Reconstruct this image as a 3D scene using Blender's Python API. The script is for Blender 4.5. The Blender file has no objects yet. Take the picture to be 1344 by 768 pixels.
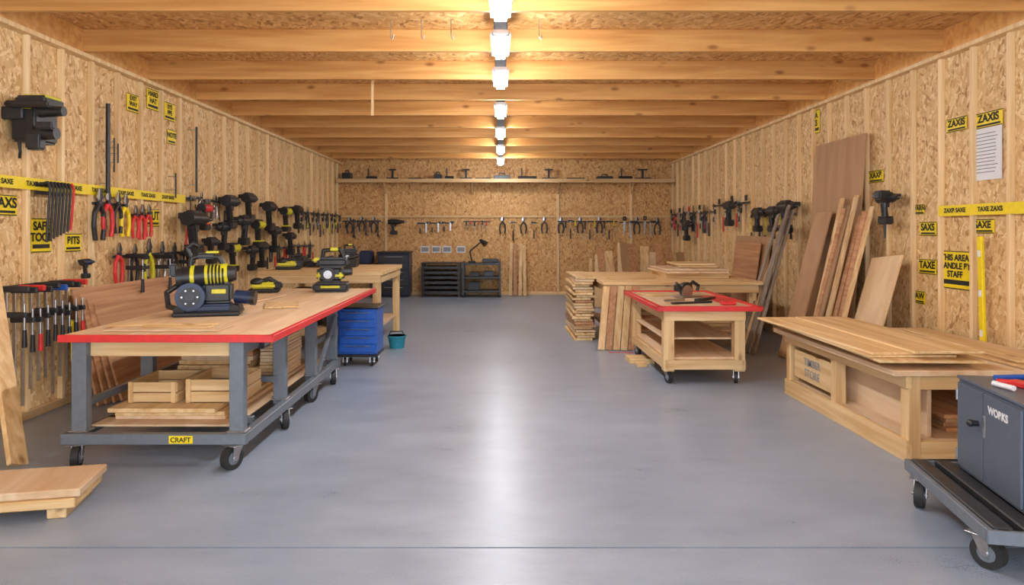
import bpy, bmesh, math, random
from mathutils import Vector, Matrix, Euler
random.seed(7)
S = bpy.context.scene
R = random.uniform

# ---------------------------------------------------------------- materials
def nt(name):
    m = bpy.data.materials.new(name); m.use_nodes = True
    t = m.node_tree; b = t.nodes["Principled BSDF"]
    return m, t, t.nodes, t.links, b

def plain(name, col, rough=0.5, metal=0.0, var=0.12, scale=25, bump=0.0):
    m, t, n, l, b = nt(name)
    tc = n.new('ShaderNodeTexCoord'); no = n.new('ShaderNodeTexNoise')
    no.inputs['Scale'].default_value = scale; no.inputs['Detail'].default_value = 4
    l.new(tc.outputs['Object'], no.inputs['Vector'])
    r = n.new('ShaderNodeValToRGB')
    a = [max(0, c*(1-var)) for c in col]; c2 = [min(1, c*(1+var)) for c in col]
    r.color_ramp.elements[0].position = .3; r.color_ramp.elements[1].position = .7
    r.color_ramp.elements[0].color = (*a, 1); r.color_ramp.elements[1].color = (*c2, 1)
    l.new(no.outputs['Fac'], r.inputs['Fac']); l.new(r.outputs['Color'], b.inputs['Base Color'])
    b.inputs['Roughness'].default_value = rough; b.inputs['Metallic'].default_value = metal
    return m

def srgb(r, g, b):
    f = lambda c: (c/255/12.92) if c/255 <= .04045 else ((c/255+.055)/1.055)**2.4
    return (f(r), f(g), f(b))

def wood(name, light, dark, axis='Y', fine=16, knots=True, rough=.55):
    m, t, n, l, b = nt(name)
    tc = n.new('ShaderNodeTexCoord')
    at = n.new('ShaderNodeAttribute'); at.attribute_name = 'tint'
    sep = n.new('ShaderNodeSeparateColor'); l.new(at.outputs['Color'], sep.inputs['Color'])
    sc = n.new('ShaderNodeVectorMath'); sc.operation = 'SCALE'; sc.inputs['Scale'].default_value = 37
    l.new(at.outputs['Color'], sc.inputs[0])
    ad = n.new('ShaderNodeVectorMath'); ad.operation = 'ADD'
    l.new(tc.outputs['Object'], ad.inputs[0]); l.new(sc.outputs['Vector'], ad.inputs[1])
    mp = n.new('ShaderNodeMapping')
    s = [fine]*3; s['XYZ'.index(axis)] = .9
    mp.inputs['Scale'].default_value = s
    l.new(ad.outputs['Vector'], mp.inputs['Vector'])
    no = n.new('ShaderNodeTexNoise'); no.inputs['Scale'].default_value = 1
    no.inputs['Detail'].default_value = 5; no.inputs['Distortion'].default_value = .6
    l.new(mp.outputs['Vector'], no.inputs['Vector'])
    r = n.new('ShaderNodeValToRGB')
    e = r.color_ramp.elements
    e[0].position = .32; e[1].position = .66
    e[0].color = (*dark, 1); e[1].color = (*light, 1)
    l.new(no.outputs['Fac'], r.inputs['Fac'])
    col = r.outputs['Color']
    if knots:
        mk = n.new('ShaderNodeMapping'); s2 = [5.0]*3; s2['XYZ'.index(axis)] = 2.2
        mk.inputs['Scale'].default_value = s2
        l.new(ad.outputs['Vector'], mk.inputs['Vector'])
        vo = n.new('ShaderNodeTexVoronoi'); vo.inputs['Scale'].default_value = 1
        l.new(mk.outputs['Vector'], vo.inputs['Vector'])
        kr = n.new('ShaderNodeValToRGB')
        kr.color_ramp.elements[0].position = .05; kr.color_ramp.elements[0].color = (.35, .2, .1, 1)
        kr.color_ramp.elements[1].position = .16; kr.color_ramp.elements[1].color = (1, 1, 1, 1)
        l.new(vo.outputs['Distance'], kr.inputs['Fac'])
        mx = n.new('ShaderNodeMix'); mx.data_type = 'RGBA'; mx.blend_type = 'MULTIPLY'
        mx.inputs['Factor'].default_value = .8
        l.new(col, mx.inputs['A']); l.new(kr.outputs['Color'], mx.inputs['B']); col = mx.outputs['Result']
    hs = n.new('ShaderNodeHueSaturation')
    l.new(col, hs.inputs['Color']); l.new(sep.outputs['Red'], hs.inputs['Value'])
    l.new(hs.outputs['Color'], b.inputs['Base Color'])
    b.inputs['Roughness'].default_value = rough
    bp = n.new('ShaderNodeBump'); bp.inputs['Strength'].default_value = .15; bp.inputs['Distance'].default_value = .005
    l.new(no.outputs['Fac'], bp.inputs['Height']); l.new(bp.outputs['Normal'], b.inputs['Normal'])
    return m

def osb(name, plane, cols, size=1.0):
    """oriented strand board: overlapping layers of random elongated flakes"""
    m, t, n, l, b = nt(name)
    tc = n.new('ShaderNodeTexCoord'); sp = n.new('ShaderNodeSeparateXYZ'); cb = n.new('ShaderNodeCombineXYZ')
    l.new(tc.outputs['Object'], sp.inputs[0])
    l.new(sp.outputs[plane[0]], cb.inputs[0]); l.new(sp.outputs[plane[1]], cb.inputs[1])
    dn = n.new('ShaderNodeTexNoise'); dn.inputs['Scale'].default_value = 14; dn.inputs['Detail'].default_value = 2
    l.new(cb.outputs[0], dn.inputs['Vector'])
    dv = n.new('ShaderNodeVectorMath'); dv.operation = 'SCALE'; dv.inputs['Scale'].default_value = .018
    l.new(dn.outputs['Color'], dv.inputs[0])
    da = n.new('ShaderNodeVectorMath'); da.operation = 'ADD'
    l.new(cb.outputs[0], da.inputs[0]); l.new(dv.outputs[0], da.inputs[1])
    prev = None
    for i, (ang, sx, sy) in enumerate([(15, .07, .026), (75, .065, .024), (-40, .06, .022), (110, .06, .022), (35, .07, .022), (-75, .05, .02)]):
        mp = n.new('ShaderNodeMapping'); mp.vector_type = 'TEXTURE'
        mp.inputs['Rotation'].default_value = (0, 0, math.radians(ang))
        mp.inputs['Scale'].default_value = (sx*size, sy*size, 1)
        mp.inputs['Location'].default_value = (i*3.3, i*1.7, 0)
        l.new(da.outputs[0], mp.inputs['Vector'])
        vo = n.new('ShaderNodeTexVoronoi'); vo.voronoi_dimensions = '2D'; vo.inputs['Scale'].default_value = 1
        l.new(mp.outputs[0], vo.inputs['Vector'])
        s2 = n.new('ShaderNodeSeparateColor'); l.new(vo.outputs['Color'], s2.inputs[0])
        if prev is None:
            prev = s2.outputs['Green']
        else:
            gt = n.new('ShaderNodeMath'); gt.operation = 'GREATER_THAN'; gt.inputs[1].default_value = .6
            l.new(s2.outputs['Red'], gt.inputs[0])
            mx = n.new('ShaderNodeMix'); mx.data_type = 'FLOAT'
            l.new(gt.outputs[0], mx.inputs['Factor']); l.new(prev, mx.inputs['A']); l.new(s2.outputs['Green'], mx.inputs['B'])
            prev = mx.outputs['Result']
    fn = n.new('ShaderNodeTexNoise'); fn.inputs['Scale'].default_value = 60; fn.inputs['Detail'].default_value = 3
    l.new(cb.outputs[0], fn.inputs['Vector'])
    mx = n.new('ShaderNodeMix'); mx.data_type = 'FLOAT'; mx.inputs['Factor'].default_value = .25
    l.new(prev, mx.inputs['A']); l.new(fn.outputs['Fac'], mx.inputs['B'])
    r = n.new('ShaderNodeValToRGB'); e = r.color_ramp.elements
    e[0].position = .1; e[0].color = (*cols[0], 1)
    e[1].position = .92; e[1].color = (*cols[3], 1)
    x = e.new(.24); x.color = (*cols[1], 1)
    x = e.new(.62); x.color = (*cols[2], 1)
    l.new(mx.outputs['Result'], r.inputs['Fac'])
    l.new(r.outputs['Color'], b.inputs['Base Color'])
    b.inputs['Roughness'].default_value = .6
    bp = n.new('ShaderNodeBump'); bp.inputs['Strength'].default_value = .25; bp.inputs['Distance'].default_value = .004
    l.new(mx.outputs['Result'], bp.inputs['Height']); l.new(bp.outputs['Normal'], b.inputs['Normal'])
    return m

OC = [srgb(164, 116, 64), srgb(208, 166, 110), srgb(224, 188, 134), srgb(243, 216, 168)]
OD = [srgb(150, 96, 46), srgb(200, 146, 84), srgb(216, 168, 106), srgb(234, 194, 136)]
M = {}
M['osb_side'] = osb('osb_side', (1, 2), OC, 1.12)
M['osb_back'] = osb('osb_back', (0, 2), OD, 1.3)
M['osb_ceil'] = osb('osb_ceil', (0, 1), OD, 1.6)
M['joist'] = wood('joist_timber', srgb(228, 174, 104), srgb(202, 140, 72), 'X', 14)
M['stud'] = wood('stud_timber', srgb(246, 218, 170), srgb(224, 184, 128), 'Z', 20, False)
M['pineX'] = wood('pine_x', srgb(238, 206, 156), srgb(210, 166, 108), 'X')
M['pineY'] = wood('pine_y', srgb(238, 206, 156), srgb(210, 166, 108), 'Y')
M['pineZ'] = wood('pine_z', srgb(234, 200, 148), srgb(204, 158, 102), 'Z')
M['plyY'] = wood('ply_y', srgb(230, 202, 168), srgb(208, 170, 130), 'Y', 8, False)
M['plyZ'] = wood('ply_z', srgb(228, 198, 156), srgb(212, 176, 130), 'Z', 8, False)
M['brown'] = wood('brown_laminate', srgb(200, 150, 106), srgb(166, 112, 70), 'Y', 22, False)
M['mdf'] = wood('mdf_board', srgb(182, 142, 100), srgb(166, 124, 84), 'Z', 6, False)
M['greyboard'] = wood('weathered_board', srgb(150, 134, 116), srgb(114, 98, 82), 'Z', 14, False)
M['black'] = plain('black_plastic', (.018, .018, .02), .38)
M['dark'] = plain('dark_steel', (.05, .052, .058), .4, .5)
M['steel'] = plain('brushed_steel', (.5, .5, .52), .3, 1)
M['grey'] = plain('grey_painted_steel', srgb(112, 120, 130), .4, .2, .08)
M['cab'] = plain('slate_cabinet_paint', srgb(88, 98, 114), .38, .1, .05)
M['yellow'] = plain('safety_yellow', (.9, .68, .01), .4, 0, .06)
M['lime'] = plain('tool_yellow_green', (.68, .62, .02), .35, 0, .06)
M['red'] = plain('red_paint', (.68, .03, .03), .4, 0, .08)
M['blue'] = plain('blue_paint', (.02, .11, .5), .35, 0, .06)
M['navy'] = plain('navy_plastic', (.015, .03, .085), .35)
M['teal'] = plain('teal_plastic', (.02, .25, .35), .4)
M['rubber'] = plain('black_rubber', (.02, .02, .02), .6)
M['white'] = plain('white_paper', (.8, .8, .82), .7, 0, .03)
M['ink'] = plain('black_ink', (.012, .012, .012), .6)
M['inkgrey'] = plain('grey_ink', (.3, .3, .33), .7)

def emis(name, col, st):
    m, t, n, l, b = nt(name)
    b.inputs['Base Color'].default_value = (.9, .9, .9, 1)
    b.inputs['Emission Color'].default_value = (*col, 1); b.inputs['Emission Strength'].default_value = st
    return m
M['lamp'] = emis('lamp_diffuser', (.92, .96, 1), 118)

# concrete floor
m, t, n, l, b = nt('polished_concrete')
tc = n.new('ShaderNodeTexCoord')
n1 = n.new('ShaderNodeTexNoise'); n1.inputs['Scale'].default_value = .5; n1.inputs['Detail'].default_value = 6
mpf = n.new('ShaderNodeMapping'); mpf.inputs['Scale'].default_value = (.8, 1.6, 1)
n2 = n.new('ShaderNodeTexNoise'); n2.inputs['Scale'].default_value = 2.2; n2.inputs['Detail'].default_value = 10; n2.inputs['Roughness'].default_value = .65
n3 = n.new('ShaderNodeTexNoise'); n3.inputs['Scale'].default_value = 120; n3.inputs['Detail'].default_value = 3
l.new(tc.outputs['Object'], n1.inputs['Vector']); l.new(tc.outputs['Object'], mpf.inputs['Vector'])
l.new(mpf.outputs[0], n2.inputs['Vector']); l.new(tc.outputs['Object'], n3.inputs['Vector'])
a0 = n.new('ShaderNodeMath'); a0.operation = 'MULTIPLY'; a0.inputs[1].default_value = .35
l.new(n1.outputs['Fac'], a0.inputs[0])
a1 = n.new('ShaderNodeMath'); a1.operation = 'MULTIPLY_ADD'; a1.inputs[1].default_value = .4
l.new(n2.outputs['Fac'], a1.inputs[0]); l.new(a0.outputs[0], a1.inputs[2])
a2 = n.new('ShaderNodeMath'); a2.operation = 'MULTIPLY_ADD'; a2.inputs[1].default_value = .25
l.new(n3.outputs['Fac'], a2.inputs[0]); l.new(a1.outputs[0], a2.inputs[2])
r = n.new('ShaderNodeValToRGB'); r.color_ramp.elements[0].position = .35; r.color_ramp.elements[1].position = .65
r.color_ramp.elements[0].color = (*srgb(126, 139, 158), 1); r.color_ramp.elements[1].color = (*srgb(164, 176, 194), 1)
l.new(a2.outputs[0], r.inputs['Fac']); l.new(r.outputs['Color'], b.inputs['Base Color'])
rr = n.new('ShaderNodeMapRange'); rr.inputs['From Min'].default_value = .38; rr.inputs['From Max'].default_value = .62
rr.inputs['To Min'].default_value = .27; rr.inputs['To Max'].default_value = .38
l.new(a2.outputs[0], rr.inputs['Value']); l.new(rr.outputs['Result'], b.inputs['Roughness'])
b.inputs['Specular IOR Level'].default_value = .7
bp = n.new('ShaderNodeBump'); bp.inputs['Strength'].default_value = .09; bp.inputs['Distance'].default_value = .01
l.new(a2.outputs[0], bp.inputs['Height']); l.new(bp.outputs['Normal'], b.inputs['Normal'])
M['floor'] = m

# ---------------------------------------------------------------- builder
class B:
    def __init__(s, name):
        s.name = name; s.bm = bmesh.new(); s.mats = []
        s.lay = s.bm.loops.layers.float_color.new('tint')
    def mi(s, k):
        if k not in s.mats: s.mats.append(k)
        return s.mats.index(k)
    def add(s, vs, fs, mat, smooth=None, tint=None):
        i = s.mi(mat); t = R(.88, 1.08) if tint is None else tint; t2 = R(0, 1)
        bv = [s.bm.verts.new(v) for v in vs]
        for k, f in enumerate(fs):
            try: fc = s.bm.faces.new([bv[j] for j in f])
            except ValueError: continue
            fc.material_index = i
            if smooth is not None and smooth[k]: fc.smooth = True
            for lp in fc.loops: lp[s.lay] = (t, t2, t2, 1)
    def box(s, c, d, mat, rot=(0, 0, 0), bev=.003, tint=None, M4=None):
        tb = bmesh.new(); bmesh.ops.create_cube(tb, size=1)
        for v in tb.verts: v.co = Vector((v.co.x*d[0], v.co.y*d[1], v.co.z*d[2]))
        bev = min(bev, min(d)*.3)
        if bev > .0005: bmesh.ops.bevel(tb, geom=tb.edges[:], offset=bev, segments=1 if bev < .012 else 3, affect='EDGES')
        mt = M4 if M4 is not None else Matrix.Translation(c) @ Euler(rot).to_matrix().to_4x4()
        tb.verts.index_update()
        vs = [mt @ v.co for v in tb.verts]; fs = [[v.index for v in f.verts] for f in tb.faces]
        tb.free(); s.add(vs, fs, mat, None, tint)
    def bx(s, x0, x1, y0, y1, z0, z1, mat, bev=.003, tint=None):
        s.box(((x0+x1)/2, (y0+y1)/2, (z0+z1)/2), (abs(x1-x0), abs(y1-y0), abs(z1-z0)), mat, bev=bev, tint=tint)
    def cyl(s, p0, p1, r, mat, r2=None, seg=18):
        p0 = Vector(p0); p1 = Vector(p1); r2 = r if r2 is None else r2
        d = p1-p0
        if d.length < 1e-6: return
        q = d.to_track_quat('Z', 'Y')
        vs = []; fs = []; sm = []
        for p, rad in ((p0, r), (p1, r2)):
            for k in range(seg):
                a = 2*math.pi*k/seg; vs.append(p + q @ Vector((rad*math.cos(a), rad*math.sin(a), 0)))
        for k in range(seg):
            fs.append([k, (k+1) % seg, seg+(k+1) % seg, seg+k]); sm.append(True)
        base = len(vs); vs += vs[:2*seg]
        fs.append([base+k for k in range(seg)][::-1]); fs.append([base+seg+k for k in range(seg)]); sm += [False, False]
        s.add(vs, fs, mat, sm)
    def sph(s, c, r, mat, sc=(1, 1, 1), seg=16):
        tb = bmesh.new(); bmesh.ops.create_uvsphere(tb, u_segments=seg, v_segments=seg//2+2, radius=r)
        tb.verts.index_update(); c = Vector(c)
        vs = [c+Vector((v.co.x*sc[0], v.co.y*sc[1], v.co.z*sc[2])) for v in tb.verts]
        fs = [[v.index for v in f.verts] for f in tb.faces]; tb.free()
        s.add(vs, fs, mat, [True]*len(fs))
    def tube(s, pts, r, mat, seg=10):
        for a, c in zip(pts, pts[1:]): s.cyl(a, c, r, mat, seg=seg)
        for p in pts[1:-1]: s.sph(p, r, mat, seg=8)
    def prism(s, pts, off, mat):
        o = Vector(off); k = len(pts); a = [Vector(p) for p in pts]
        vs = a+[p+o for p in a]
        fs = [list(range(k))[::-1], [k+i for i in range(k)]]+[[i, (i+1) % k, k+(i+1) % k, k+i] for i in range(k)]
        s.add(vs, fs, mat)
    def done(s, loc=(0, 0, 0), rot=(0, 0, 0)):
        bmesh.ops.recalc_face_normals(s.bm, faces=s.bm.faces[:])
        me = bpy.data.meshes.new(s.name); s.bm.to_mesh(me); s.bm.free()
        for k in s.mats: me.materials.append(M[k])
        o = bpy.data.objects.new(s.name, me); S.collection.objects.link(o)
        o.location = loc; o.rotation_euler = rot
        return o

def text(parent, body, size, loc, rot=(0, 0, 0), mat='ink', bold=.0, sx=1):
    c = bpy.data.curves.new('lettering', 'FONT'); c.body = body; c.size = size; c.offset = bold
    c.align_x = 'CENTER'; c.align_y = 'CENTER'; c.materials.append(M[mat]); c.extrude = .0005
    o = bpy.data.objects.new('lettering', c); S.collection.objects.link(o)
    o.parent = parent; o.location = loc; o.rotation_euler = rot; o.scale = (sx, 1, 1)
    return o

XL, XR, YB, ZC = -4.0, 4.25, 17.07, 3.31
# ---------------------------------------------------------------- room shell
b = B('floor'); b.bx(-4.2, 4.45, -2.5, 3.44, -.1, 0, 'floor', 0)
b.bx(-4.2, 4.45, 3.454, 17.3, -.1, 0, 'floor', 0)
b.bx(-4.2, 4.45, 3.43, 3.46, -.1, -.012, 'ink', 0); b.done()
b = B('wall_left'); b.bx(XL-.15, XL-.05, -2, YB+.1, 0, 3.52, 'osb_side', 0); b.done()
b = B('wall_right'); b.bx(XR+.05, XR+.15, -2, YB+.1, 0, 3.52, 'osb_side', 0); b.done()
b = B('wall_back'); b.bx(XL-.05, XR+.05, YB, YB+.1, 0, 3.52, 'osb_back', 0); b.done()
b = B('ceiling'); b.bx(XL-.15, XR+.15, -2, YB+.1, 3.52, 3.6, 'osb_ceil', 0); b.done()
b = B('ceiling_joists')
y = 5.3-1.2*5
while y < YB-.1:
    b.bx(XL-.05, XR+.05, y, y+.05, ZC, 3.52, 'joist', .004)
    y += 1.2
b.done()
for side, nm in ((-1, 'trim_1'), (1, 'trim_2')):
    b = B(nm)
    y = 5.79-.46*14 if side < 0 else 5.72-.45*14
    x0, x1 = (XL-.05, XL) if side < 0 else (XR, XR+.05)
    while y < YB-.05:
        b.bx(x0, x1, y-.02, y+.02, .07, 3.3, 'stud'); y += .46 if side < 0 else .45
    b.bx(x0, x1, -2, YB, 0, .07, 'pineY')
    if side < 0:
        b.bx(XL-.05, XL+.03, -2, YB, 3.3, 3.52, 'joist'); b.bx(XL-.05, XL+.045, -2, YB, 3.26, 3.3, 'stud')
    else:
        b.bx(XR-.03, XR+.05, -2, YB, 3.3, 3.52, 'joist'); b.bx(XR-.045, XR+.05, -2, YB, 3.26, 3.3, 'stud')
    b.done()
b = B('trim_3')
for x in (-2.86, 1.43, 3.26): b.bx(x-.03, x+.03, YB-.04, YB, 0, 2.8, 'stud')
b.bx(XL, XR, YB-.03, YB, 1.93, 1.98, 'pineX'); b.bx(XL, XR, YB-.03, YB, 0, .08, 'pineX'); b.done()
b = B('wall_shelf')
b.bx(XL, XR, YB-.42, YB, 2.82, 2.86, 'pineX'); b.bx(XL, XR, YB-.44, YB-.42, 2.78, 2.87, 'pineX')
for x in (-2.86, -.7, 1.43, 3.26): b.prism([(x-.02, YB-.03, 2.82), (x-.02, YB-.38, 2.82), (x-.02, YB-.03, 2.5)], (.04, 0, 0), 'pineZ')
b.done()

# ceiling luminaires: grey canopy with a rounded glowing diffuser
for y in (-.6, 1.6, 3.6, 4.85, 5.95, 7.25, 9.2, 11.3, 13.6, 15.8):
    b = B('ceiling_light')
    b.bx(-.06, .06, y-.1, y+.1, 3.3, 3.52, 'grey', .01)
    b.box((0, y, 3.265), (.17, .44, .06), 'steel', bev=.02)
    b.box((0, y, 3.19), (.145, .4, .1), 'lamp', bev=.045)
    b.done()
b = B('hanging_rod'); b.bx(-1.52, -1.49, 8.0, 8.02, 2.95, 3.52, 'pineZ'); b.done()
b = B('ceiling_hooks')
for x in (-1.0, -.72, -.45, .35):
    b.tube([(x, 6.2, 3.52), (x, 6.2, 3.36), (x+.02, 6.2, 3.34), (x+.03, 6.2, 3.38)], .005, 'steel', 6)
b.done()

# ---------------------------------------------------------------- casters
def caster(b, x, y, top, r=.07, yaw=0, w=.04):
    ca, sa = math.cos(yaw), math.sin(yaw)
    ax = Vector((ca, sa, 0)); fw = Vector((-sa, ca, 0))
    c = Vector((x, y, r))-fw*r*.35
    b.cyl(c-ax*w/2, c+ax*w/2, r, 'rubber', seg=28)
    b.cyl(c-ax*(w/2+.003), c+ax*(w/2+.003), r*.55, 'grey', seg=20)
    b.cyl(c-ax*(w/2+.018), c+ax*(w/2+.018), r*.16, 'steel', seg=10)
    for q in (-1, 1):
        o = c+ax*q*(w/2+.008)
        b.prism([o-fw*r*.22-Vector((0, 0, r*.2)), o+fw*r*.25-Vector((0, 0, r*.2)), Vector((o.x, o.y, top-.012))+fw*r*.85, Vector((o.x, o.y, top-.012))-fw*r*.1], ax*.005, 'steel')
    p = Vector((x, y, top-.012))
    b.cyl(p, p+Vector((0, 0, .006)), r*.6, 'steel'); b.box(p+Vector((0, 0, .009)), (r*1.5, r*1.5, .006), 'steel', rot=(0, 0, yaw))

def stack(b, x0, x1, y0, y1, z0, n, th, mats, j=.02, gap=.0, yaw=.0):
    z = z0
    for i in range(n):
        m = random.choice(mats)
        b.box(((x0+x1)/2+R(-j, j), (y0+y1)/2+R(-j, j), z+th/2), (x1-x0-R(0, j), y1-y0-R(0, j*2), th-.001), m, rot=(0, 0, R(-yaw, yaw)), bev=.002)
        z += th+gap
    return z
def crate(b, x0, x1, y0, y1, z0, z1, mat='pineX'):
    t_ = .014
    for k in range(2):
        za = z0+(z1-z0)*k/2; zb = z0+(z1-z0)*(k+1)/2-.006
        b.bx(x0, x1, y0, y0+t_, za, zb, mat); b.bx(x0, x1, y1-t_, y1, za, zb, mat)
        b.bx(x0, x0+t_, y0+t_, y1-t_, za, zb, 'pineY'); b.bx(x1-t_, x1, y0+t_, y1-t_, za, zb, 'pineY')
    b.bx(x0, x1, y0, y1, z0, z0+.01, 'plyY')
    for x in (x0+.02, x1-.03):
        b.bx(x-.012, x+.022, y0-.01, y0, z0, z1, 'pineZ')

# ---------------------------------------------------------------- left main workbench
b = B('rolling_workbench')
X0, X1, Y0, Y1 = -2.96, -1.53, 4.58, 8.33
b.bx(X0, X1, Y0, Y1, .862, .897, 'plyY', .004)
b.bx(X0-.008, X1+.008, Y0-.012, Y0, .852, .9, 'red'); b.bx(X1, X1+.012, Y0-.012, Y1, .852, .9, 'red')
b.bx(X0, X1, Y0, Y0+.02, .897, .9, 'red', 0); b.bx(X1-.025, X1, Y0, Y1, .897, .9, 'red', 0)
b.bx(X0+.1, X1-.25, Y0+.1, Y0+.14, .74, .862, 'pineX'); b.bx(X1-.26, X1-.22, Y0+.1, 8.0, .76, .862, 'grey')
b.bx(X0+.1, X0+.14, Y0+.1, 8.0, .76, .862, 'grey')
for x in (-2.86, -1.79):
    for y in (4.66, 5.55, 6.45, 7.25):
        b.bx(x-.05, x+.05, y-.035, y+.035, .2, .862, 'grey', .004)
        b.bx(x-.065, x+.065, y-.05, y+.05, .235, .245, 'steel')
for y in (4.6, 7.25): b.bx(-2.95, -1.71, y-.03, y+.03, .165, .235, 'grey', .004)
for x in (-2.92, -1.74): b.bx(x-.03, x+.03, 4.6, 7.3, .165, .235, 'grey', .004)
b.bx(-2.86, -1.8, 5.5, 5.55, .38, .43, 'grey'); b.bx(-2.86, -1.8, 4.95, 5.0, .2, .25, 'grey')
b.bx(-2.9, -2.86, 4.66, 7.25, .38, .43, 'grey')
b.box((-1.75, 6.85, .45), (.03, .85, .05), 'grey', rot=(.6, 0, 0)); b.bx(-1.81, -1.77, 6.45, 7.25, .5, .55, 'grey')
b.bx(-2.85, -1.85, 4.75, 7.2, .236, .25, 'plyY')
for x, y, w in ((-2.86, 4.62, .3), (-1.79, 4.6, -.5), (-1.76, 5.55, .5), (-1.76, 6.4, -.4), (-1.76, 7.15, .4), (-2.86, 7.15, .2), (-2.8, 5.9, .1)):
    caster(b, x, y, .165, .078, w, .045)
b.bx(-1.76, -1.72, 4.95, 5.1, .74, .83, 'black', .008); b.bx(-1.722, -1.716, 4.98, 5.07, .76, .81, 'inkgrey')
o = b.done()
lb = B('label_plate'); lb.bx(-2.22, -2.06, 4.565, 4.57, .175, .227, 'yellow'); p = lb.done(); p.parent = o
text(o, 'CRAFT', .045, (-2.14, 4.563, .2), (math.pi/2, 0, 0), bold=.001)

b = B('stored_lumber_stack')
stack(b, -2.75, -1.95, 4.85, 6.9, .25, 3, .03, ['pineY', 'plyY'], .05, .002, .02)
z = stack(b, -2.65, -2.05, 5.62, 6.9, .345, 9, .035, ['plyY', 'pineY', 'brown'], .02, .002)
b.done()
b = B('wooden_crate'); crate(b, -2.72, -2.36, 4.98, 5.42, .345, .5); b.done()
b = B('wooden_crate'); crate(b, -2.3, -1.9, 4.98, 5.42, .345, .52); b.done()
b = B('plywood_sheet_stack')
z = stack(b, -2.0, -1.86, 5.66, 6.38, .345, 14, .026, ['pineY', 'plyY'], .006, .002)
b.done()

b = B('plank_offcuts')
stack(b, -2.75, -1.95, 4.72, 5.02, .9, 1, .012, ['plyY'], .01)
b.box((-2.45, 4.98, .918), (.75, .1, .012), 'pineX', rot=(0, 0, .12)); b.box((-2.3, 4.86, .918), (.5, .08, .012), 'pineX', rot=(0, 0, -.1))
b.box((-2.05, 6.4, .908), (.3, .5, .015), 'pineY', rot=(0, 0, .3)); b.box((-2.5, 6.9, .908), (.3, .9, .015), 'plyY', rot=(0, 0, -.1))
b.done()

# power tools on bench ---------------------------------------------------
def big_saw(name, loc, rotz, s=1.0):
    b = B(name); v = lambda *a: tuple(q*s for q in a)
    b.box(v(0, 0, .015), v(.42, .26, .03), 'black', bev=.01)
    b.box(v(.0, 0, .05), v(.3, .2, .05), 'navy', bev=.015)
    for x in (-.17, .17):
        b.cyl(v(x, -.11, .035), v(x, .11, .035), .035*s, 'rubber')
    b.cyl(v(-.1, -.13, .13), v(-.1, .05, .13), .092*s, 'navy', seg=28); b.cyl(v(-.1, -.135, .13), v(-.1, -.13, .13), .065*s, 'black', seg=24)
    b.cyl(v(-.1, -.14, .13), v(-.1, -.13, .13), .03*s, 'dark', seg=16)
    for k in range(6):
        a = k*math.pi/3; b.cyl(v(-.1+.048*math.cos(a), -.138, .13+.048*math.sin(a)), v(-.1+.048*math.cos(a), -.13, .13+.048*math.sin(a)), .006*s, 'steel', seg=8)
    b.cyl(v(-.16, 0, .25), v(-.02, 0, .26), .076*s, 'black', seg=28)
    b.cyl(v(-.02, 0, .26), v(.12, 0, .27), .075*s, 'lime', seg=28)
    b.cyl(v(-.11, 0, .2535), v(-.085, 0, .2545), .079*s, 'lime', seg=28)
    b.cyl(v(-.2, 0, .247), v(-.16, 0, .25), .066*s, 'dark', seg=28)
    for k in range(5):
        x = .0+k*.022; b.cyl(v(x, 0, .262), v(x+.012, 0, .2625), .079*s, 'black', seg=28)
    b.cyl(v(.12, 0, .27), v(.17, 0, .273), .06*s, 'black', .045*s, seg=28)
    b.box(v(.06, 0, .15), v(.18, .15, .14), 'black', bev=.02*s); b.box(v(.07, -.08, .16), v(.09, .01, .03), 'lime', bev=.004)
    b.cyl(v(.17, -.02, .12), v(.27, -.04, .11), .045*s, 'navy', seg=22); b.cyl(v(.27, -.04, .11), v(.3, -.045, .108), .05*s, 'black', seg=22)
    b.tube([v(-.12, 0, .31), v(-.11, 0, .38), v(-.04, 0, .4), v(.06, 0, .385), v(.09, 0, .33)], .018*s, 'black')
    b.box(v(-.02, 0, .395), v(.12, .045, .04), 'black', bev=.012*s); b.box(v(.02, 0, .42), v(.08, .03, .015), 'lime', bev=.004*s)
    b.tube([v(-.1, 0, .36), v(-.14, 0, .45), v(-.1, 0, .48), v(-.06, 0, .46)], .014*s, 'black')
    b.tube([v(-.2, .05, .2), v(-.27, .03, .15), v(-.25, -.02, .06), v(-.18, -.08, .05)], .018*s, 'dark')
    b.box(v(-.22, 0, .3), v(.05, .07, .09), 'black', bev=.012*s)
    return b.done(loc, (0, 0, rotz))
def jobsite_tool(name, loc, rotz, s=1.0):
    b = B(name); v = lambda *a: tuple(q*s for q in a)
    b.box(v(0, 0, .04), v(.3, .22, .08), 'black', bev=.02*s); b.box(v(0, -.112, .045), v(.16, .01, .02), 'lime', bev=.004)
    b.box(v(-.01, 0, .15), v(.22, .18, .14), 'black', bev=.03*s); b.box(v(-.01, 0, .14), v(.226, .186, .05), 'lime', bev=.02*s); b.cyl(v(-.02, -.11, .15), v(-.02, .1, .15), .06*s, 'black', seg=24)
    b.cyl(v(-.02, -.116, .15), v(-.02, -.11, .15), .035*s, 'steel', seg=20)
    b.box(v(.01, 0, .25), v(.26, .16, .08), 'black', bev=.025*s); b.box(v(-.12, 0, .27), v(.07, .1, .04), 'lime', bev=.012*s)
    b.tube([v(-.08, 0, .28), v(-.07, 0, .35), v(.07, 0, .36), v(.1, 0, .29)], .018*s, 'black')
    b.cyl(v(.1, 0, .17), v(.17, 0, .17), .04*s, 'dark', .03*s)
    b.box(v(.02, 0, .36), v(.07, .05, .03), 'lime', bev=.008*s)
    return b.done(loc, (0, 0, rotz))
big_saw('miter_saw', (-2.44, 5.72, .9), .25, 1.24)
jobsite_tool('cordless_vacuum', (-1.95, 7.9, .9), .1, 1.35)
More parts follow.
